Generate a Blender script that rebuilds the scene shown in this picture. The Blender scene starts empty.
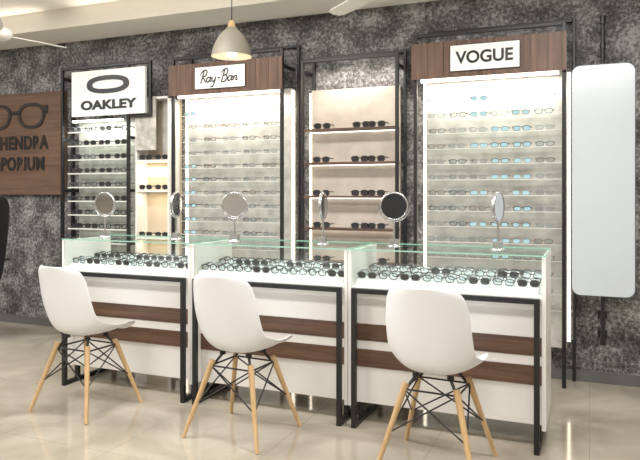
import bpy, math, random
from mathutils import Vector, Matrix
random.seed(4)
scene = bpy.context.scene
try:
    scene.view_settings.view_transform = 'Standard'
    scene.view_settings.look = 'None'
except Exception:
    pass
YC = -5.2   # camera Y ; wall plane is Y=0

# ------------------------------------------------------------ materials
def new_mat(name):
    m = bpy.data.materials.new(name); m.use_nodes = True
    nt = m.node_tree
    return m, nt, nt.nodes['Principled BSDF']
def plain(name, col, rough=0.5, metal=0.0, emit=0, ecol=None, noise=0.0, nscale=20, coat=0):
    m, nt, b = new_mat(name)
    b.inputs['Base Color'].default_value = (*col, 1)
    b.inputs['Roughness'].default_value = rough
    b.inputs['Metallic'].default_value = metal
    if coat: b.inputs['Coat Weight'].default_value = coat
    if emit:
        b.inputs['Emission Color'].default_value = (*(ecol or col), 1)
        b.inputs['Emission Strength'].default_value = emit
    if noise:
        tc = nt.nodes.new('ShaderNodeTexCoord'); n = nt.nodes.new('ShaderNodeTexNoise')
        n.inputs['Scale'].default_value = nscale; n.inputs['Detail'].default_value = 6
        r = nt.nodes.new('ShaderNodeValToRGB')
        r.color_ramp.elements[0].position = .3; r.color_ramp.elements[1].position = .7
        r.color_ramp.elements[0].color = (*[c*(1-noise) for c in col], 1)
        r.color_ramp.elements[1].color = (*[min(1, c*(1+noise)) for c in col], 1)
        nt.links.new(tc.outputs['Object'], n.inputs['Vector'])
        nt.links.new(n.outputs['Fac'], r.inputs['Fac'])
        nt.links.new(r.outputs['Color'], b.inputs['Base Color'])
    return m
def wood(name, c1, c2, axis='Z', rough=0.45, planks=0):
    m, nt, b = new_mat(name)
    tc = nt.nodes.new('ShaderNodeTexCoord'); mp = nt.nodes.new('ShaderNodeMapping')
    s = {'Z': (28, 28, 1.6), 'X': (1.6, 28, 28)}[axis]
    mp.inputs['Scale'].default_value = s
    n = nt.nodes.new('ShaderNodeTexNoise'); n.inputs['Scale'].default_value = 1.0
    n.inputs['Detail'].default_value = 8; n.inputs['Roughness'].default_value = .65
    r = nt.nodes.new('ShaderNodeValToRGB')
    r.color_ramp.elements[0].position = .32; r.color_ramp.elements[1].position = .7
    r.color_ramp.elements[0].color = (*c1, 1); r.color_ramp.elements[1].color = (*c2, 1)
    nt.links.new(tc.outputs['Object'], mp.inputs['Vector'])
    nt.links.new(mp.outputs['Vector'], n.inputs['Vector'])
    nt.links.new(n.outputs['Fac'], r.inputs['Fac'])
    nt.links.new(r.outputs['Color'], b.inputs['Base Color'])
    b.inputs['Roughness'].default_value = rough
    return m
def glass(name, tint=(.97, .99, .98), refl=0.06):
    m = bpy.data.materials.new(name); m.use_nodes = True; nt = m.node_tree
    for n in list(nt.nodes): nt.nodes.remove(n)
    o = nt.nodes.new('ShaderNodeOutputMaterial'); mx = nt.nodes.new('ShaderNodeMixShader')
    t = nt.nodes.new('ShaderNodeBsdfTransparent'); g = nt.nodes.new('ShaderNodeBsdfGlossy')
    t.inputs['Color'].default_value = (*tint, 1); g.inputs['Roughness'].default_value = .02
    mx.inputs[0].default_value = refl
    nt.links.new(t.outputs[0], mx.inputs[1]); nt.links.new(g.outputs[0], mx.inputs[2])
    nt.links.new(mx.outputs[0], o.inputs['Surface'])
    return m

def wall_mat():
    m, nt, b = new_mat('textured_concrete_wallpaper')
    tc = nt.nodes.new('ShaderNodeTexCoord')
    n1 = nt.nodes.new('ShaderNodeTexNoise'); n1.inputs['Scale'].default_value = 34; n1.inputs['Detail'].default_value = 9; n1.inputs['Roughness'].default_value = .82
    n2 = nt.nodes.new('ShaderNodeTexNoise'); n2.inputs['Scale'].default_value = 5.0; n2.inputs['Detail'].default_value = 7
    mul = nt.nodes.new('ShaderNodeMath'); mul.operation = 'MULTIPLY_ADD'; mul.inputs[1].default_value = .40
    sub = nt.nodes.new('ShaderNodeMath'); sub.operation = 'SUBTRACT'; sub.inputs[1].default_value = .20
    r = nt.nodes.new('ShaderNodeValToRGB'); e = r.color_ramp.elements
    e[0].position = .41; e[0].color = (.026, .025, .028, 1)
    e[1].position = .60; e[1].color = (.36, .355, .365, 1)
    k = e.new(.505); k.color = (.115, .112, .118, 1)
    L = nt.links.new
    L(tc.outputs['Object'], n1.inputs['Vector']); L(tc.outputs['Object'], n2.inputs['Vector'])
    L(n2.outputs['Fac'], mul.inputs[0]); L(n1.outputs['Fac'], mul.inputs[2])
    L(mul.outputs[0], sub.inputs[0]); L(sub.outputs[0], r.inputs['Fac'])
    L(r.outputs['Color'], b.inputs['Base Color'])
    bp = nt.nodes.new('ShaderNodeBump'); bp.inputs['Strength'].default_value = .25
    L(n1.outputs['Fac'], bp.inputs['Height']); L(bp.outputs[0], b.inputs['Normal'])
    b.inputs['Roughness'].default_value = .6
    return m
def floor_mat():
    m, nt, b = new_mat('polished_marble_tiles')
    L = nt.links.new
    tc = nt.nodes.new('ShaderNodeTexCoord')
    n = nt.nodes.new('ShaderNodeTexNoise'); n.inputs['Scale'].default_value = 1.6; n.inputs['Detail'].default_value = 9; n.inputs['Distortion'].default_value = 1.2
    r = nt.nodes.new('ShaderNodeValToRGB'); e = r.color_ramp.elements
    e[0].position = .3; e[0].color = (.27, .235, .185, 1); e[1].position = .68; e[1].color = (.44, .40, .33, 1)
    br = nt.nodes.new('ShaderNodeTexBrick'); br.offset = 0; br.inputs['Scale'].default_value = 1
    br.inputs['Brick Width'].default_value = .8; br.inputs['Row Height'].default_value = .8
    br.inputs['Mortar Size'].default_value = .002; br.inputs['Mortar Smooth'].default_value = 0
    br.inputs['Mortar'].default_value = (.27, .235, .19, 1)
    L(tc.outputs['Object'], n.inputs['Vector']); L(tc.outputs['Object'], br.inputs['Vector'])
    L(n.outputs['Fac'], r.inputs['Fac'])
    L(r.outputs['Color'], br.inputs['Color1']); L(r.outputs['Color'], br.inputs['Color2'])
    L(br.outputs['Color'], b.inputs['Base Color'])
    b.inputs['Roughness'].default_value = .09
    b.inputs['Specular IOR Level'].default_value = .9
    return m

M = dict(
 wall=wall_mat(), floor=floor_mat(),
 ceil=plain('ceiling_paint', (.84, .81, .75), .8),
 sidewall=plain('beige_side_wall', (.55, .52, .47), .8, noise=.06, nscale=4),
 black=plain('black_powdercoat', (.012, .012, .014), .4),
 white=plain('white_laminate', (.84, .83, .81), .35),
 shell=plain('white_plastic', (.84, .86, .90), .35),
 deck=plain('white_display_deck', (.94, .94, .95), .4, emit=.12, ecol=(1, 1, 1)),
 signwhite=plain('white_acrylic', (.85, .85, .84), .4, emit=.10, ecol=(1, 1, 1)),
 walnut=wood('walnut_veneer_vertical', (.065, .034, .024), (.21, .12, .082), 'Z'),
 walnutX=wood('walnut_veneer_horizontal', (.060, .030, .019), (.18, .098, .064), 'X'),
 signwood=wood('brown_sign_board', (.095, .054, .036), (.17, .10, .068), 'X'),
 beech=wood('beech_leg', (.50, .32, .15), (.66, .46, .25), 'Z'),
 panel=plain('light_stone_panel', (.55, .53, .50), .6, noise=.20, nscale=9),
 panelw=plain('peach_panel', (.56, .50, .44), .6, noise=.12, nscale=7),
 panelg=plain('grey_panel', (.36, .37, .34), .5, noise=.25, nscale=12),
 stone=plain('pale_marble', (.50, .48, .44), .5, noise=.35, nscale=14),
 niche=plain('cream_niche', (.58, .50, .38), .6),
 led=plain('warm_led', (1, .85, .6), .5, emit=4.0, ecol=(1, .91, .74)),
 ledw=plain('neutral_led', (1, .95, .85), .5, emit=3.5, ecol=(1, .94, .85)),
 glass=glass('clear_glass'), glasstop=glass('green_tint_glass', (.93, .98, .96), .09),
 gedge=plain('green_glass_edge', (.30, .52, .43), .2, emit=.04),
 shelfedge=plain('frosted_glass_edge', (.72, .74, .70), .3),
 fdark=plain('dark_acetate', (.03, .028, .03), .3),
 fgrey=plain('gunmetal_frame', (.12, .13, .14), .3, metal=.5),
 flight=plain('silver_frame', (.34, .34, .34), .35, metal=.3),
 fbrown=plain('tortoise_frame', (.20, .13, .08), .3),
 lens=plain('pale_lens', (.45, .55, .58), .15),
 lensrefl=plain('cyan_reflection_lens', (.42, .68, .78), .12),  # cyan reflection on the lenses, put into their colour
 lensd=plain('smoked_lens', (.04, .04, .045), .1),
 lensc=glass('clear_lens', (.74, .81, .84), .15),
 chrome=plain('brushed_steel', (.6, .6, .62), .25, metal=.9),
 mirror=plain('mirror_silver', (.75, .77, .79), .06, metal=1),
 darkrefl=plain('dark_reflection_disc', (.02, .022, .025), .08),  # near-black colour stands in for what this mirror reflects
 tallrefl=plain('pale_reflection_panel', (.60, .66, .715), .22, metal=.12),  # pale blue-grey painted in place of a reflected room
 tin=plain('grey_beige_enamel', (.27, .25, .205), .5),
 fanw=plain('white_enamel', (.75, .74, .70), .4),
 bulb=plain('bulb_glass', (1, .9, .7), .3, emit=4, ecol=(1, .85, .6)),
 leather=plain('black_leather', (.015, .015, .016), .4),
 base=plain('grey_skirting', (.13, .128, .13), .5),
)

# ------------------------------------------------------------ mesh builder
class MB:
    def __init__(s): s.v = []; s.f = []; s.m = []; s.sm = []; s.mats = []
    def mi(s, k):
        if k not in s.mats: s.mats.append(k)
        return s.mats.index(k)
    def add(s, vs, fs, mat, smooth=False):
        o = len(s.v); i = s.mi(mat)
        s.v += [tuple(v) for v in vs]
        for f in fs: s.f.append([a+o for a in f]); s.m.append(i); s.sm.append(smooth)
    def box(s, x0, x1, y0, y1, z0, z1, mat):
        vs = [(x, y, z) for z in (z0, z1) for y in (y0, y1) for x in (x0, x1)]
        s.add(vs, [(0,2,3,1),(4,5,7,6),(0,1,5,4),(2,6,7,3),(0,4,6,2),(1,3,7,5)], mat)
    def tube(s, p0, p1, r0, mat, r1=None, n=10):
        r1 = r0 if r1 is None else r1
        p0 = Vector(p0); p1 = Vector(p1); d = (p1-p0).normalized()
        a = d.orthogonal().normalized(); b = d.cross(a)
        vs = []
        for p, r in ((p0, r0), (p1, r1)):
            for i in range(n):
                t = 2*math.pi*i/n; vs.append(p+a*r*math.cos(t)+b*r*math.sin(t))
        fs = [(i, (i+1) % n, n+(i+1) % n, n+i) for i in range(n)]
        s.add(vs, fs, mat, True)
        s.add(vs, [tuple(range(n))[::-1], tuple(range(n, 2*n))], mat)
    def path(s, pts, r, mat, n=8):
        for a, b in zip(pts[:-1], pts[1:]): s.tube(a, b, r, mat, n=n)
    def lathe(s, prof, mat, mtx=None, n=32):
        mtx = mtx or Matrix.Identity(4); vs = []
        for r, z in prof:
            for i in range(n):
                t = 2*math.pi*i/n; vs.append(mtx @ Vector((r*math.cos(t), r*math.sin(t), z)))
        fs = []
        for j in range(len(prof)-1):
            for i in range(n):
                fs.append((j*n+i, j*n+(i+1) % n, (j+1)*n+(i+1) % n, (j+1)*n+i))
        s.add(vs, fs, mat, True)
    def glasses(s, mtx, w=.066, fr='fdark', ln='lens', back=.10, rz=.021, kk=.80):
        # pair of glasses, lens plane XZ, front facing -Y, temples to +Y
        n = 14; R = .029
        def P(x, y, z): return mtx @ Vector((x, y, z))
        for sx in (-1, 1):
            cx = sx*.035
            rings = []
            for (k, y) in ((1.0, 0), (1.0, .005), (kk, .005), (kk, 0)):
                ring = []
                for i in range(n):
                    t = 2*math.pi*i/n; c, q = math.cos(t), math.sin(t)
                    ring.append(P(cx+R*k*math.copysign(abs(c)**.75, c), y, rz*(k if k == 1 else kk-.05)*math.copysign(abs(q)**.75, q)))
                rings.append(ring)
            vs = [v for r in rings for v in r]
            fs = [(j*n+i, j*n+(i+1) % n, ((j+1) % 4)*n+(i+1) % n, ((j+1) % 4)*n+i) for j in range(4) for i in range(n)]
            s.add(vs, fs, fr)
            s.add([(v) for v in rings[2]], [tuple(range(n))], ln)
            x = sx*.065
            vs = [P(x+a, y, z) for y, a0, zz in ((0, .003, .004), (back, .002, .003)) for a, z in ((-a0, .008-zz), (a0, .008-zz), (a0, .008+zz), (-a0, .008+zz))]
            s.add(vs, [(0,1,5,4),(1,2,6,5),(2,3,7,6),(3,0,4,7),(0,3,2,1),(4,5,6,7)], fr)
        vs = [P(x, y, z) for x in (-.008, .008) for y in (0, .004) for z in (.006, .011)]
        s.add(vs, [(0,1,3,2),(4,6,7,5),(0,4,5,1),(2,3,7,6),(0,2,6,4),(1,5,7,3)], fr)
    def build(s, name, parent=None, bevel=0):
        me = bpy.data.meshes.new(name); me.from_pydata(s.v, [], s.f)
        for k in s.mats: me.materials.append(M[k])
        for p, i, q in zip(me.polygons, s.m, s.sm): p.material_index = i; p.use_smooth = q
        me.update()
        o = bpy.data.objects.new(name, me); scene.collection.objects.link(o)
        if parent: o.parent = parent
        if bevel:
            b = o.modifiers.new('bevel', 'BEVEL'); b.width = bevel; b.segments = 2; b.limit_method = 'ANGLE'
        return o
def empty(name, loc=(0, 0, 0)):
    e = bpy.data.objects.new(name, None); e.location = loc; e.empty_display_size = .1
    scene.collection.objects.link(e); return e
def text(body, size, loc, mat, parent, shear=0, sx=1, bold=0, name='lettering', sp=1.0):
    c = bpy.data.curves.new(name, 'FONT'); c.body = body; c.size = size; c.align_x = 'CENTER'; c.align_y = 'CENTER'
    c.extrude = .002; c.shear = shear; c.offset = bold; c.space_character = sp; c.materials.append(M[mat])
    o = bpy.data.objects.new(name, c); o.location = loc; o.rotation_euler = (math.pi/2, 0, 0); o.scale = (sx, 1, 1)
    scene.collection.objects.link(o); o.parent = parent; return o
def script_logo(strokes, loc, w, slant, parent, thick=.006):
    # handwriting strokes: smooth tube curves lying on the plate
    c = bpy.data.curves.new('script_lettering', 'CURVE'); c.dimensions = '3D'; c.bevel_depth = thick; c.bevel_resolution = 2; c.resolution_u = 6
    for st in strokes:
        sp = c.splines.new('BEZIER'); sp.bezier_points.add(len(st)-1)
        for p, (x, z) in zip(sp.bezier_points, st):
            p.co = ((x+z*slant)*w, 0, z*w); p.handle_left_type = p.handle_right_type = 'AUTO'
    c.materials.append(M['black'])
    o = bpy.data.objects.new('script_lettering', c); o.location = loc; o.scale = (1, .3, 1)
    scene.collection.objects.link(o); o.parent = parent
def Yp(v): return v+YC     # distance from the camera plane -> world Y
def T(x, y, z, rz=0, rx=0, s=1):
    return Matrix.Translation((x, y, z)) @ Matrix.Rotation(rz, 4, 'Z') @ Matrix.Rotation(rx, 4, 'X') @ Matrix.Scale(s, 4)

# ------------------------------------------------------------ room shell
XL, XR, YB = -8.6, 3.2, -8.2
def shell(name, a, mat):
    b = MB(); b.box(*a, mat); return b.build(name)
shell('floor', (XL-.1, XR+.1, YB-.1, .1, -.1, 0), 'floor')
shell('wall_back', (XL-.1, XR+.1, 0, .1, 0, 3.3), 'wall')
shell('wall_left', (XL-.1, XL, YB, 0, 0, 3.3), 'sidewall')
shell('wall_right', (XR, XR+.1, YB, 0, 0, 3.3), 'sidewall')
shell('wall_front', (XL, XR, YB-.1, YB, 0, 3.3), 'sidewall')
b = MB()
ZC = 2.94; ya, yb_ = Yp(4.72), YB+.6
b.box(XL, XR, ya, 0, ZC, 3.3, 'ceil'); b.box(XL, XR, YB, yb_, ZC, 3.3, 'ceil')
b.box(XL, XL+.6, yb_, ya, ZC, 3.3, 'ceil'); b.box(XR-.6, XR, yb_, ya, ZC, 3.3, 'ceil')
b.box(XL+.6, XR-.6, yb_, ya, 3.12, 3.3, 'ceil')
b.build('ceiling')
b = MB(); b.box(XL, XR, -.015, 0, 0, .08, 'base'); b.build('baseboard_back')

# ------------------------------------------------------------ wall racks
def frame_rect(b, x0, x1, y0, z0, z1, t=.028, d=.028, bottom=False):
    b.box(x0, x0+t, y0, y0+d, z0, z1, 'black'); b.box(x1-t, x1, y0, y0+d, z0, z1, 'black')
    b.box(x0+t, x1-t, y0, y0+d, z1-t, z1, 'black')
    if bottom: b.box(x0+t, x1-t, y0, y0+d, z0, z0+t, 'black')
def optical_bay(x0, x1, label=None, blue=(2, 3), nn=5):
    e = empty('eyeglass_display_rack', ((x0+x1)/2, 0, 0))
    cx = (x0+x1)/2
    def L(x): return x-cx
    f = MB()
    yf = Yp(4.95)
    frame_rect(f, L(x0), L(x1), yf, 0, 2.62)
    frame_rect(f, L(x0)+.06, L(x1)+.06, -.045, 0, 2.68, .022)
    for x in (L(x0), L(x1)-.028):
        f.box(x, x+.028, yf+.028, -.001, 2.46, 2.488, 'black')
        f.box(x, x+.028, yf+.028, -.001, .30, .328, 'black')
    f.build('steel_frame', e, .003)
    p = MB(); p.box(L(x0)+.07, L(x1)+.0, Yp(5.12), -.001, .25, 2.30, 'panel')
    p.box(L(x1)+.005, L(x1)+.025, Yp(5.12), Yp(5.14), .3, 2.28, 'led')
    p.box(L(x0)+.040, L(x0)+.060, Yp(5.12), Yp(5.14), .3, 2.28, 'led')
    p.build('stone_back_panel', e)
    s = MB(); g = MB()
    z = 2.09; row = 0
    while z > .45:
        s.box(L(x0)+.07, L(x1)-.03, Yp(5.0), Yp(5.118), z-.005, z, 'glass')
        s.box(L(x0)+.07, L(x1)-.03, Yp(4.997), Yp(5.0), z-.005, z, 'shelfedge')
        for i in range(nn):
            x = L(x0)+.17+(x1-x0-.32)*i/(nn-1)+random.uniform(-.008, .008)
            ln = 'lensrefl' if i in blue and random.random() < .75 else 'lensc'
            g.glasses(T(x, Yp(5.005), z+.020, random.uniform(-.08, .08)), fr=random.choice(['fgrey', 'flight', 'fbrown', 'flight', 'flight']), ln=ln, kk=.86, rz=.019)
        z -= .119; row += 1
    s.build('glass_shelves', e); g.build('eyeglasses', e)
    # header made of upright veneered boards
    h = MB(); X0, X1 = L(x0)-.008, L(x1)+.008; nb = 9
    h.box(X0+.01, X1-.01, yf-.018, yf-.002, 2.27, 2.535, 'fdark')
    for i in range(nb):
        a = X0+(X1-X0)*i/nb; c = X0+(X1-X0)*(i+1)/nb
        h.box(a, c-.003, yf-.03, yf-.018, 2.265, 2.54, 'walnut')
    h.box(L(x0)+.05, L(x1)-.05, yf+.03, yf+.06, 2.25, 2.275, 'ledw')
    if label:
        w, a, c = label['plate']
        h.box(c-w/2-.006, c+w/2+.006, yf-.038, yf-.03, 2.405-a/2-.006, 2.405+a/2+.006, 'black')
        h.box(c-w/2, c+w/2, yf-.042, yf-.038, 2.405-a/2, 2.405+a/2, 'signwhite')
    h.build('header_board', e)
    if label:
        for (tx, dx, dz, sz) in label.get('t', []):
            text(tx, sz, (c+dx, yf-.0445, 2.405+dz), 'black', e, label.get('sh', 0), label.get('sx', 1), label.get('b', 0))
        if 'strokes' in label:
            script_logo(label['strokes'], (c-.20, yf-.044, 2.365), .1, .28, e, .0058)
    la = bpy.data.lights.new('rack_light', 'AREA'); la.shape = 'RECTANGLE'; la.size = 1.0; la.size_y = .04
    la.energy = 9.5; la.color = (1, .92, .80)
    lo = bpy.data.objects.new('rack_light', la); lo.parent = e; lo.location = (0, yf+.06, 2.24); lo.rotation_euler = (math.radians(12), 0, 0)
    scene.collection.objects.link(lo)
    return e
def small_a(x): return [(x+.38, .38), (x+.15, .42), (x+.03, .18), (x+.16, .0), (x+.36, .18), (x+.40, .40), (x+.40, .08), (x+.56, .06)]
strokes = [
    [(.12, -.08), (.16, .45), (.18, .98)],                                      # R stem
    [(-.10, .70), (.10, 1.02), (.42, 1.02), (.52, .78), (.36, .52), (.18, .48), (.38, .28), (.60, .0)],
    small_a(.62),
    [(1.20, .40), (1.22, .14), (1.36, .04), (1.50, .20), (1.54, .42)], [(1.54, .42), (1.50, -.10), (1.38, -.42), (1.20, -.36)],
    [(1.74, .30), (2.0, .33)],                                                  # hyphen
    [(2.22, -.08), (2.26, .45), (2.28, .98)],                                   # B stem
    [(2.04, .74), (2.24, 1.02), (2.54, 1.0), (2.62, .76), (2.48, .54), (2.30, .50)],
    [(2.30, .50), (2.60, .46), (2.70, .22), (2.52, -.02), (2.20, -.04)],
    small_a(2.78),
    [(3.36, .40), (3.36, .02)], [(3.36, .18), (3.50, .40), (3.64, .34), (3.64, .06), (3.80, .06)],
]
optical_bay(-3.515, -2.39, dict(strokes=strokes, plate=(.50, .19, -.03)), blue=(0,))
optical_bay(-1.265, -.155, dict(t=[('VOGUE', 0, -.003, .125)], plate=(.50, .19, -.01), sx=.98, b=.003), blue=(2, 3, 4), nn=6)
optical_bay(.335, 1.45)

# sunglasses rack with wooden shelves
def wood_shelf_rack():
    x0, x1 = -2.25, -1.40; cx = (x0+x1)/2
    e = empty('sunglasses_shelf_rack', (cx, 0, 0)); a, c = x0-cx, x1-cx
    f = MB(); yf = Yp(5.0)
    frame_rect(f, a, c, yf, 0, 2.51); frame_rect(f, a+.04, c+.02, -.04, 0, 2.56, .022)
    for x in (a, c-.028):
        for z in (2.40, .3): f.box(x, x+.028, yf+.028, -.001, z, z+.028, 'black')
    f.build('steel_frame', e, .003)
    p = MB(); p.box(a+.04, c-.03, Yp(5.15), -.001, .25, 2.27, 'panelw')
    p.box(a+.022, a+.037, Yp(5.15), Yp(5.165), .3, 2.25, 'led')
    p.build('back_panel', e)
    s = MB(); g = MB()
    for z in (1.924, 1.645, 1.367, 1.10, .82, .54):
        s.box(a+.03, c-.03, Yp(5.0), Yp(5.149), z-.016, z+.002, 'walnutX')
        s.box(a+.05, c-.05, Yp(5.12), Yp(5.135), z-.022, z-.017, 'ledw')
        for x in (-.24, .10, .24):
            k = random.uniform(-.01, .01)
            g.glasses(T(x+k, Yp(5.02), z+.026, 0, 0, 1.15), fr='fdark', ln='lensd', back=.08, rz=.022)
    s.build('wood_shelves', e); g.build('sunglasses', e)
    la = bpy.data.lights.new('rack_light', 'AREA'); la.shape = 'RECTANGLE'; la.size = .7; la.size_y = .04
    la.energy = 4.0; la.color = (1, .90, .78)
    lo = bpy.data.objects.new('rack_light', la); lo.parent = e; lo.location = (0, yf+.03, 2.45); lo.rotation_euler = (math.radians(10), 0, 0)
    scene.collection.objects.link(lo)
wood_shelf_rack()

# sport-glasses rack (left, white logo sign)
def sport_rack():
    x0, x1 = -4.82, -3.99; cx = (x0+x1)/2
    e = empty('sport_glasses_rack', (cx, 0, 0)); L = lambda x: x-cx
    yf = Yp(4.95)
    f = MB(); frame_rect(f, L(x0), L(x1), yf, 0, 2.62)
    f.box(L(x1), L(-3.74), yf, yf+.028, 2.592, 2.62, 'black'); f.box(L(-3.768), L(-3.74), yf, yf+.028, 2.10, 2.592, 'black')
    f.box(L(x1), L(-3.768), yf, yf+.026, 2.10, 2.128, 'black')
    f.box(L(x0)-.07, L(x0)-.045, -.04, -.01, 0, 2.52, 'black')
    for z in (2.5, 1.9, 1.4, .9, .3):
        f.box(L(x0)-.07, L(x0), -.035, -.012, z, z+.022, 'black')
        f.box(L(x0), L(x0)+.028, yf+.028, -.001, z, z+.028, 'black')
        f.box(L(x1)-.028, L(x1), yf+.028, -.001, z, z+.028, 'black')
    f.build('steel_frame', e, .003)
    p = MB(); p.box(L(-4.77), L(-4.03), Yp(5.15), -.001, .25, 2.12, 'panelg'); p.build('back_panel', e)
    s = MB(); g = MB(); z = 1.99
    while z > .4:
        s.box(L(-4.77), L(-4.05), Yp(5.0), Yp(5.149), z-.008, z, 'glass')
        s.box(L(-4.77), L(-4.05), Yp(4.994), Yp(5.0), z-.012, z, 'shelfedge')
        for i in range(4):
            g.glasses(T(L(-4.68+.18*i)+random.uniform(-.01, .01), Yp(5.01), z+.026, random.uniform(-.1, .1), 0, 1.15), fr=random.choice(['fdark', 'fgrey', 'fdark']), ln=random.choice(['lensd', 'lensd', 'lensc']), back=.09)
        z -= .135
    s.build('glass_shelves', e); g.build('sport_glasses', e)
    h = MB(); h.box(L(-4.65), L(-3.785), yf-.03, yf-.001, 2.13, 2.56, 'signwhite')
    h.box(L(-4.7), L(-4.1), yf+.03, yf+.06, 2.08, 2.10, 'ledw')
    n = 40; vs = []; lx = .195
    for k, kz in ((1, 1), (.74, .50)):
        for y in (yf-.036, yf-.030):
            for i in range(n):
                t = 2*math.pi*i/n; c, q = math.cos(t), math.sin(t)
                vs.append((lx+.25*k*math.copysign(abs(c)**.85, c), y, 2.42+.085*kz*math.copysign(abs(q)**.8, q)))
    fs = []
    for i in range(n):
        j = (i+1) % n
        fs += [(i, j, 2*n+j, 2*n+i), (i, n+i, n+j, j), (2*n+i, 2*n+j, 3*n+j, 3*n+i)]
    h.add(vs, fs, 'black'); h.build('logo_board', e)
    text('OAKLEY', .115, (lx, yf-.033, 2.225), 'black', e, 0, 1.5, .005)
    la = bpy.data.lights.new('rack_light', 'AREA'); la.shape = 'RECTANGLE'; la.size = .6; la.size_y = .04; la.energy = 7; la.color = (1, .97, .87)
    lo = bpy.data.objects.new('rack_light', la); lo.parent = e; lo.location = (0, yf+.05, 2.07); lo.rotation_euler = (math.radians(12), 0, 0); scene.collection.objects.link(lo)
sport_rack()

# lit niche unit
def niche():
    x0, x1 = -3.955, -3.57; cx = (x0+x1)/2; e = empty('lit_display_niche', (cx, 0, 0)); a, c = x0-cx, x1-cx
    b = MB(); b.box(a, c, -.04, -.001, .0, 2.285, 'niche')
    b.box(a, a+.02, Yp(5.0), -.04, 0, 2.285, 'white'); b.box(c-.02, c, Yp(5.0), -.04, 0, 2.285, 'white')
    b.box(a, c, Yp(5.0), -.04, 2.265, 2.285, 'white')
    b.box(a+.02, a+.24, Yp(4.98), Yp(5.0), 1.79, 2.285, 'stone')
    b.box(a+.24, c-.02, Yp(5.10), Yp(5.12), 1.70, 2.265, 'panel')
    g = MB()
    for z in (1.70, 1.42, .98, .6):
        b.box(a+.02, c-.02, Yp(5.0), -.04, z-.02, z, 'white')
        for x in (-.09, .09): g.glasses(T(x, Yp(5.02), z+.026, 0, 0, 1.1), fr='fdark', ln='lensd', back=.06)
    b.box(a+.03, c-.03, Yp(5.14), Yp(5.15), 1.55, 1.63, 'led')
    b.build('niche_cabinet', e); g.build('sunglasses', e)
    for z, en in ((1.67, .4), (1.39, .6), (.95, .5)):
        la = bpy.data.lights.new('niche_light', 'AREA'); la.shape = 'RECTANGLE'; la.size = .3; la.size_y = .04; la.energy = en; la.color = (1, .82, .55)
        lo = bpy.data.objects.new('niche_light', la); lo.parent = e; lo.location = (0, Yp(5.05), z); scene.collection.objects.link(lo)
niche()

# shop name board
def shop_sign():
    x0, x1 = -6.35, -4.97; cx = -5.64; e = empty('shop_name_board', (cx, 0, 0))
    b = MB(); b.box(x0-cx, x1-cx, -.05, -.001, 1.37, 2.44, 'signwood'); b.build('board', e, .004)
    g = MB()
    n = 28
    for sx in (-1, 1):
        vs = []
        for k in (1, .80):
            for y in (-.062, -.05):
                for i in range(n):
                    t = 2*math.pi*i/n; c, q = math.cos(t), math.sin(t)
                    vs.append((sx*.235+.19*(k)*math.copysign(abs(c)**.8, c)*(1-.08*(q < 0)), y, 2.20+.135*(k if k == 1 else .76)*math.copysign(abs(q)**.8, q)))
        fs = []
        for i in range(n):
            j = (i+1) % n
            fs += [(i, j, 2*n+j, 2*n+i), (i, n+i, n+j, j), (2*n+i, 2*n+j, 3*n+j, 3*n+i)]
        g.add(vs, fs, 'fdark')
        g.box(min(sx*.41, sx*.46), max(sx*.41, sx*.46), -.062, -.05, 2.22, 2.30, 'fdark')
    g.box(-.06, .06, -.062, -.05, 2.22, 2.255, 'fdark')
    g.build('spectacles_emblem', e)
    text('MAHENDRA', .19, (.0, -.055, 1.91), 'black', e, 0, .84, .007, sp=1.08)
    text('EMPORIUM', .19, (.0, -.055, 1.69), 'black', e, 0, .84, .007, sp=1.08)
shop_sign()

# ------------------------------------------------------------ tall wall mirror on pole
def tall_mirror():
    X = .085; e = empty('tall_wall_mirror', (X, 0, 0)); b = MB()
    yf = Yp(4.9)
    def rr(w, z0, z1, r, y0, y1, mat):
        pts = []
        for cx, cz, a0 in ((w-r, z1-r, 0), (-w+r, z1-r, 90), (-w+r, z0+r, 180), (w-r, z0+r, 270)):
            for k in range(9):
                t = math.radians(a0+90*k/8); pts.append((cx+r*math.cos(t), cz+r*math.sin(t)))
        n = len(pts); vs = [(x, y0, z) for x, z in pts]+[(x, y1, z) for x, z in pts]
        b.add(vs, [tuple(range(n)), tuple(range(n, 2*n))[::-1]]+[(i, n+i, n+(i+1) % n, (i+1) % n) for i in range(n)], mat)
    rr(.205, .675, 2.285, .06, yf+.002, yf+.02, 'fgrey')
    rr(.199, .681, 2.279, .055, yf-.004, yf+.002, 'tallrefl')
    b.tube((0, yf+.045, .34), (0, yf+.045, 2.63), .014, 'black')
    for z in (.36, .50, 2.42, 2.60):
        b.tube((0, yf+.045, z), (0, -.001, z), .011, 'black')
        b.box(-.03, .03, -.012, -.001, z-.03, z+.03, 'black')
        b.tube((0, yf+.045, z-.025), (0, yf+.045, z+.025), .020, 'black')
    for z in (.9, 2.05): b.box(-.05, .05, yf+.02, yf+.05, z-.02, z+.02, 'black')
    b.build('mirror_body', e)
tall_mirror()

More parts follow.
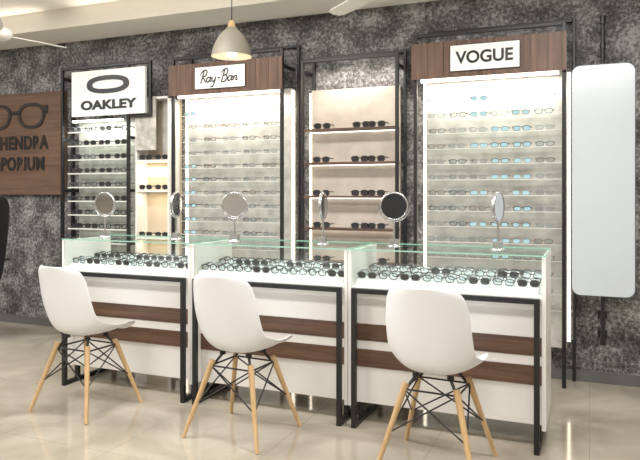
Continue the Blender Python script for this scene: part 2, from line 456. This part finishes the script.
# ------------------------------------------------------------ counters
def counter(x0, x1):
    cx = (x0+x1)/2; e = empty('display_counter', (cx, 0, 0)); a, c = x0-cx, x1-cx
    yF, yB = Yp(3.67), Yp(4.17)
    f = MB(); t = .03; y0 = Yp(3.635)
    fa, fc = a+.03, c-.03
    f.box(fa, fa+t, y0, y0+t, 0, .83, 'black'); f.box(fc-t, fc, y0, y0+t, 0, .83, 'black')
    f.box(fa+t, fc-t, y0, y0+t, .80, .83, 'black')
    for x in (fa, fc-t):
        f.box(x, x+t, y0+t, y0+.56, 0, t, 'black')
        f.box(x, x+t, y0+.53, y0+.56, t, .13, 'black')
        f.box(x, x+t, y0+.13, y0+.16, t, .12, 'black')
    f.build('steel_frame', e, .003)
    w = MB(); p = .022
    w.box(a, a+p, yF, yB, .12, 1.05, 'white'); w.box(c-p, c, yF, yB, .12, 1.05, 'white')
    yb = Yp(3.76)
    w.box(a+p, c-p, yb, yB, .12, .14, 'white')
    w.box(a+p, c-p, yb, yb+.02, .14, .82, 'white')
    w.box(a+p, c-p, yF+.01, yB, .82, .84, 'deck')
    w.box(a+p, c-p, yB-.02, yB, .14, .82, 'white')
    w.build('cabinet_body', e, .002)
    s = MB(); s.box(a+p, c-p, yb-.008, yb-.0005, .50, .60, 'walnutX'); s.box(a+p, c-p, yb-.008, yb-.0005, .34, .445, 'walnutX')
    s.build('walnut_bands', e)
    g = MB(); g.box(a+.004, c-.004, yF-.006, yB, 1.051, 1.063, 'glasstop')
    g.box(a+.004, c-.004, yF-.009, yF-.006, 1.053, 1.061, 'gedge'); g.box(a+.004, c-.004, yB, yB+.003, 1.053, 1.061, 'gedge')
    g.box(c-.004, c-.001, yF-.006, yB, 1.053, 1.061, 'gedge')
    g.box(a+p, c-p, yF+.0, yF+.006, .84, 1.05, 'glass')
    g.build('glass_top', e)
    d = MB(); q = MB(); n = 8
    for r, yy in enumerate((3.70, 3.93)):
        for i in range(n):
            x = a+.095+(c-a-.19)*i/(n-1); y = Yp(yy); z0 = .84; D = .17
            zf, zb = z0+.030+.015*r, z0+.055+.025*r; hw = .054
            vs = [(x-hw, y, z0), (x+hw, y, z0), (x+hw, y+D, z0), (x-hw, y+D, z0), (x-hw, y, zf), (x+hw, y, zf), (x+hw, y+D, zb), (x-hw, y+D, zb)]
            d.add(vs, [(0,3,2,1),(4,5,6,7),(0,1,5,4),(1,2,6,5),(2,3,7,6),(3,0,4,7)], 'deck')
            q.glasses(T(x, y+.04, zf+.028, random.uniform(-.05, .05), .1, .92), fr=random.choice(['fgrey', 'fdark', 'fgrey', 'fdark']), ln=random.choice(['lensc', 'lensc', 'lensd']), back=.11, rz=.022, kk=.84)
            q.glasses(T(x, y+.105, zf+.036, random.uniform(-.05, .05), .1, .92), fr=random.choice(['fgrey', 'flight', 'fgrey', 'flight']), ln='lensc', back=.05, rz=.022, kk=.84)
    d.build('display_risers', e, .002); q.build('eyeglasses', e)
for xs in ((-3.56, -2.452), (-2.448, -1.342), (-1.338, -.215)): counter(*xs)

# ------------------------------------------------------------ counter vanity mirrors
def vanity(x, y, rz, tilt=0, dark=False, d=.175):
    z = 1.0635
    e = empty('vanity_mirror', (x, y, z)); e.rotation_euler = (0, 0, rz)
    b = MB()
    b.lathe([(0, 0), (.045, 0), (.047, .006), (.03, .014), (.012, .022), (.008, .03), (0, .03)], 'chrome')
    b.box(-.03, .03, -.02, .02, .012, .05, 'chrome')
    b.tube((0, 0, .03), (0, 0, .155), .006, 'chrome')
    R = d/2; zc = .25
    pts = [(-(R+.008)*math.cos(t), 0, zc-(R+.008)*math.sin(t)) for t in [math.pi*k/12 for k in range(13)]]
    b.path(pts, .004, 'chrome')
    m = Matrix.Translation((0, 0, zc)) @ Matrix.Rotation(math.pi/2+tilt, 4, 'X')
    b.lathe([(R*.88, .007), (R*.95, .011), (R, .006), (R, -.006), (R*.95, -.010), (0, -.012)], 'chrome', m, 40)
    b.lathe([(0, .0075), (R*.89, .0075)], 'darkrefl' if dark else 'mirror', m, 40)
    b.build('mirror_stand', e)
my = Yp(3.85)
vanity(-3.32, my, math.radians(5), .1)
vanity(-2.69, my, math.radians(100))
vanity(-2.22, my, math.radians(10), .05)
vanity(-1.574, my, math.radians(98))
vanity(-1.105, my, math.radians(14), dark=True)
vanity(-.487, my, math.radians(78))

# ------------------------------------------------------------ shell chairs
def chair(x, y, rz=0):
    e = empty('shell_chair', (x, y, 0)); e.rotation_euler = (0, 0, rz)
    prof = [(.258, .466, .120), (.253, .482, .178), (.232, .497, .208), (.17, .500, .224), (.09, .490, .232), (.0, .483, .234), (-.09, .485, .232), (-.150, .503, .228),
            (-.192, .548, .224), (-.217, .62, .222), (-.237, .70, .220), (-.255, .78, .216), (-.270, .85, .208), (-.281, .90, .194), (-.288, .930, .165), (-.291, .942, .125)]
    nu = 17; vs = []
    N = len(prof)
    for j, (py, pz, w) in enumerate(prof):
        k = j/(N-1)
        a = min(1, max(0, (k-.38)/.25)); a = a*a*(3-2*a)     # 0 seat, 1 back
        for i in range(nu):
            u = -1+2*i/(nu-1)
            up = (1-a)*(.055*abs(u)**3.2*(1 if j > 2 else .4+.2*j))
            fw = a*.075*abs(u)**2.2*(1-.35*max(0, k-.8)/.2)
            mid = math.exp(-((k-.46)/.12)**2)
            up += mid*.05*abs(u)**2.5; fw += mid*.05*abs(u)**2.5
            vs.append((u*w, py+fw, pz+up))
    fs = [(j*nu+i, j*nu+i+1, (j+1)*nu+i+1, (j+1)*nu+i) for j in range(N-1) for i in range(nu-1)]
    b = MB(); b.add(vs, fs, 'shell', True); o = b.build('shell_seat', e)
    so = o.modifiers.new('solid', 'SOLIDIFY'); so.thickness = .008; so.offset = 0
    su = o.modifiers.new('sub', 'SUBSURF'); su.levels = 1; su.render_levels = 2
    l = MB(); k = MB()
    tops = {}; feet = {}
    for sx in (-1, 1):
        for sy in (-1, 1):
            tp = Vector((sx*.13, sy*.115, .43)); ft = Vector((sx*.250, sy*.235, .0))
            l.tube(tp, ft, .0175, 'beech', .011, n=12)
            tops[sx, sy] = tp; feet[sx, sy] = ft
            k.tube(tp+Vector((0, 0, -.03)), (sx*.09, sy*.075, .465), .008, 'black')
            k.tube((sx*.09, sy*.075, .46), (sx*.09, sy*.075, .480), .018, 'black')
    def at(key, z):
        a_, b_ = tops[key], feet[key]; t = (a_.z-z)/(a_.z-b_.z); return a_.lerp(b_, t)
    ks = [(-1, -1), (1, -1), (1, 1), (-1, 1)]
    for i in range(4):
        p, q = ks[i], ks[(i+1) % 4]
        k.tube(at(p, .40), at(q, .19), .0045, 'black', n=6); k.tube(at(q, .40), at(p, .19), .0045, 'black', n=6)
        k.tube(at(p, .40), at(q, .40), .0055, 'black', n=6)
    l.build('wooden_legs', e); k.build('wire_bracing', e)
chair(-3.03, Yp(3.34), math.radians(-5))
chair(-1.87, Yp(3.34), math.radians(-5))
chair(-.725, Yp(3.33), math.radians(-4))

# ------------------------------------------------------------ pendant lamp
def pendant(x, y, zb):
    e = empty('pendant_lamp', (x, y, zb)); b = MB()
    b.lathe([(.155, 0), (.155, .012), (.147, .05), (.128, .10), (.100, .15), (.068, .19), (.044, .21), (.040, .22), (.036, .21), (.064, .185), (.096, .145), (.123, .098), (.142, .048), (.150, .003), (.155, 0)], 'tin', n=40)
    b.lathe([(0, .275), (.020, .275), (.026, .262), (.032, .215), (.036, .208), (0, .208)], 'beech')
    b.tube((0, 0, .27), (0, 0, ZC-zb+.18), .004, 'black', n=8)
    b.lathe([(0, ZC-zb+.18), (.05, ZC-zb+.18), (.05, ZC-zb+.165), (.01, ZC-zb+.14)], 'tin')
    b.lathe([(0, -.012), (.022, -.006), (.036, .018), (.034, .045), (.018, .08), (.014, .12), (0, .12)], 'bulb', n=20)
    b.build('bell_shade', e)
    l = bpy.data.lights.new('pendant_bulb', 'POINT'); l.energy = 4; l.shadow_soft_size = .04; l.color = (1, .85, .62)
    lo = bpy.data.objects.new('pendant_bulb', l); lo.parent = e; lo.location = (0, 0, -.06); scene.collection.objects.link(lo)
pendant(-2.54, Yp(4.36), 2.44)

# ------------------------------------------------------------ ceiling fans
def fan(x, y, z, rz):
    e = empty('ceiling_fan', (x, y, z)); e.rotation_euler = (0, 0, rz); b = MB()
    b.lathe([(0, -.05), (.06, -.048), (.10, -.03), (.115, 0), (.10, .03), (.05, .05), (.02, .06), (0, .06)], 'fanw')
    b.tube((0, 0, .05), (0, 0, 3.10-z), .011, 'fanw')
    b.lathe([(.011, .06), (.04, .09), (.011, .10)], 'fanw')
    b.lathe([(.012, 3.0-z), (.055, 3.06-z), (.06, 3.119-z), (0, 3.119-z)], 'fanw')
    for k in range(3):
        r = Matrix.Rotation(k*2*math.pi/3, 4, 'Z') @ Matrix.Translation((0, 0, -.005)) @ Matrix.Rotation(.16, 4, 'X')
        o = [(.09, -.025), (.18, -.05), (.30, -.06), (.52, -.055), (.57, -.04), (.585, 0), (.57, .04), (.52, .055), (.30, .06), (.18, .05), (.09, .025)]
        n = len(o); vs = [r @ Vector((px, py, .003)) for px, py in o]+[r @ Vector((px, py, -.003)) for px, py in o]
        b.add(vs, [tuple(range(n)), tuple(range(n, 2*n))[::-1]]+[(i, n+i, n+(i+1) % n, (i+1) % n) for i in range(n)], 'fanw')
    b.build('fan_body', e)
fan(-4.22, Yp(3.68), 2.62, math.radians(76))
fan(-1.17, Yp(3.77), 2.62, math.radians(140))

# ------------------------------------------------------------ office chair at far left
def office_chair(x, y, rz):
    e = empty('office_chair', (x, y, 0)); e.rotation_euler = (0, 0, rz); b = MB()
    prof = [(.22, .24, .50), (.26, .1, .50), (.26, -.12, .49), (.23, -.22, .53), (.22, -.25, .68), (.25, -.26, .85), (.25, -.28, 1.05), (.24, -.31, 1.22), (.20, -.32, 1.32), (.12, -.325, 1.35)]
    nu = 9; vs = []
    for w, py, pz in prof:
        for i in range(nu):
            u = -1+2*i/(nu-1); vs.append((u*w, py+.03*u*u, pz+.012*u*u))
    b.add(vs, [(j*nu+i, j*nu+i+1, (j+1)*nu+i+1, (j+1)*nu+i) for j in range(len(prof)-1) for i in range(nu-1)], 'leather', True)
    o = b.build('padded_seat', e); m = o.modifiers.new('s', 'SOLIDIFY'); m.thickness = .06; m.offset = 0
    m = o.modifiers.new('u', 'SUBSURF'); m.levels = 1; m.render_levels = 2
    c = MB(); c.tube((0, 0, .09), (0, 0, .48), .025, 'chrome')
    for k in range(5):
        a = k*2*math.pi/5+.3; c.tube((0, 0, .10), (.25*math.cos(a), .25*math.sin(a), .07), .02, 'black', .014)
        c.tube((.25*math.cos(a)-.015, .25*math.sin(a), .03), (.25*math.cos(a)+.015, .25*math.sin(a), .03), .03, 'black', n=14)
    for s in (-1, 1):
        c.path([(s*.24, .05, .50), (s*.29, .05, .54), (s*.29, .08, .70), (s*.29, -.12, .72), (s*.25, -.27, .74)], .014, 'black')
    c.build('swivel_base', e)
office_chair(-5.50, Yp(4.45), math.radians(95))

# ------------------------------------------------------------ lights
def area(name, loc, sx, sy, e, col=(1, .97, .93), rot=(0, 0, 0)):
    l = bpy.data.lights.new(name, 'AREA'); l.shape = 'RECTANGLE'; l.size = sx; l.size_y = sy; l.energy = e; l.color = col
    o = bpy.data.objects.new(name, l); o.location = loc; o.rotation_euler = rot; scene.collection.objects.link(o); return o
for x in (-5.6, -2.8, 0.0):
    for y in (Yp(3.0), Yp(.6)):
        area('ceiling_fill_light', (x, y, 3.11), 1.4, .5, 73)  # added fill lamps for the room; nearer row brightens counter fronts
# added fill lamps at the tray lip, to brighten the ceiling
for x in (-6.2, -3.0, .2):
    area('ceiling_wash_fill', (x, Yp(4.70), 3.0), 2.8, .05, 4.5, (1, .92, .78), (math.radians(-110), 0, 0))

w = bpy.data.worlds.new('World'); scene.world = w; w.use_nodes = True
w.node_tree.nodes['Background'].inputs[0].default_value = (1, .96, .9, 1)
w.node_tree.nodes['Background'].inputs[1].default_value = .3

# ------------------------------------------------------------ camera
cd = bpy.data.cameras.new('camera'); cd.sensor_width = 36; cd.lens = 651/640*36; cd.shift_y = -38/640; cd.clip_start = .05
co = bpy.data.objects.new('camera', cd); co.location = (0, YC, 1.4); co.rotation_euler = (math.pi/2, 0, math.radians(22.5))
scene.collection.objects.link(co); scene.camera = co
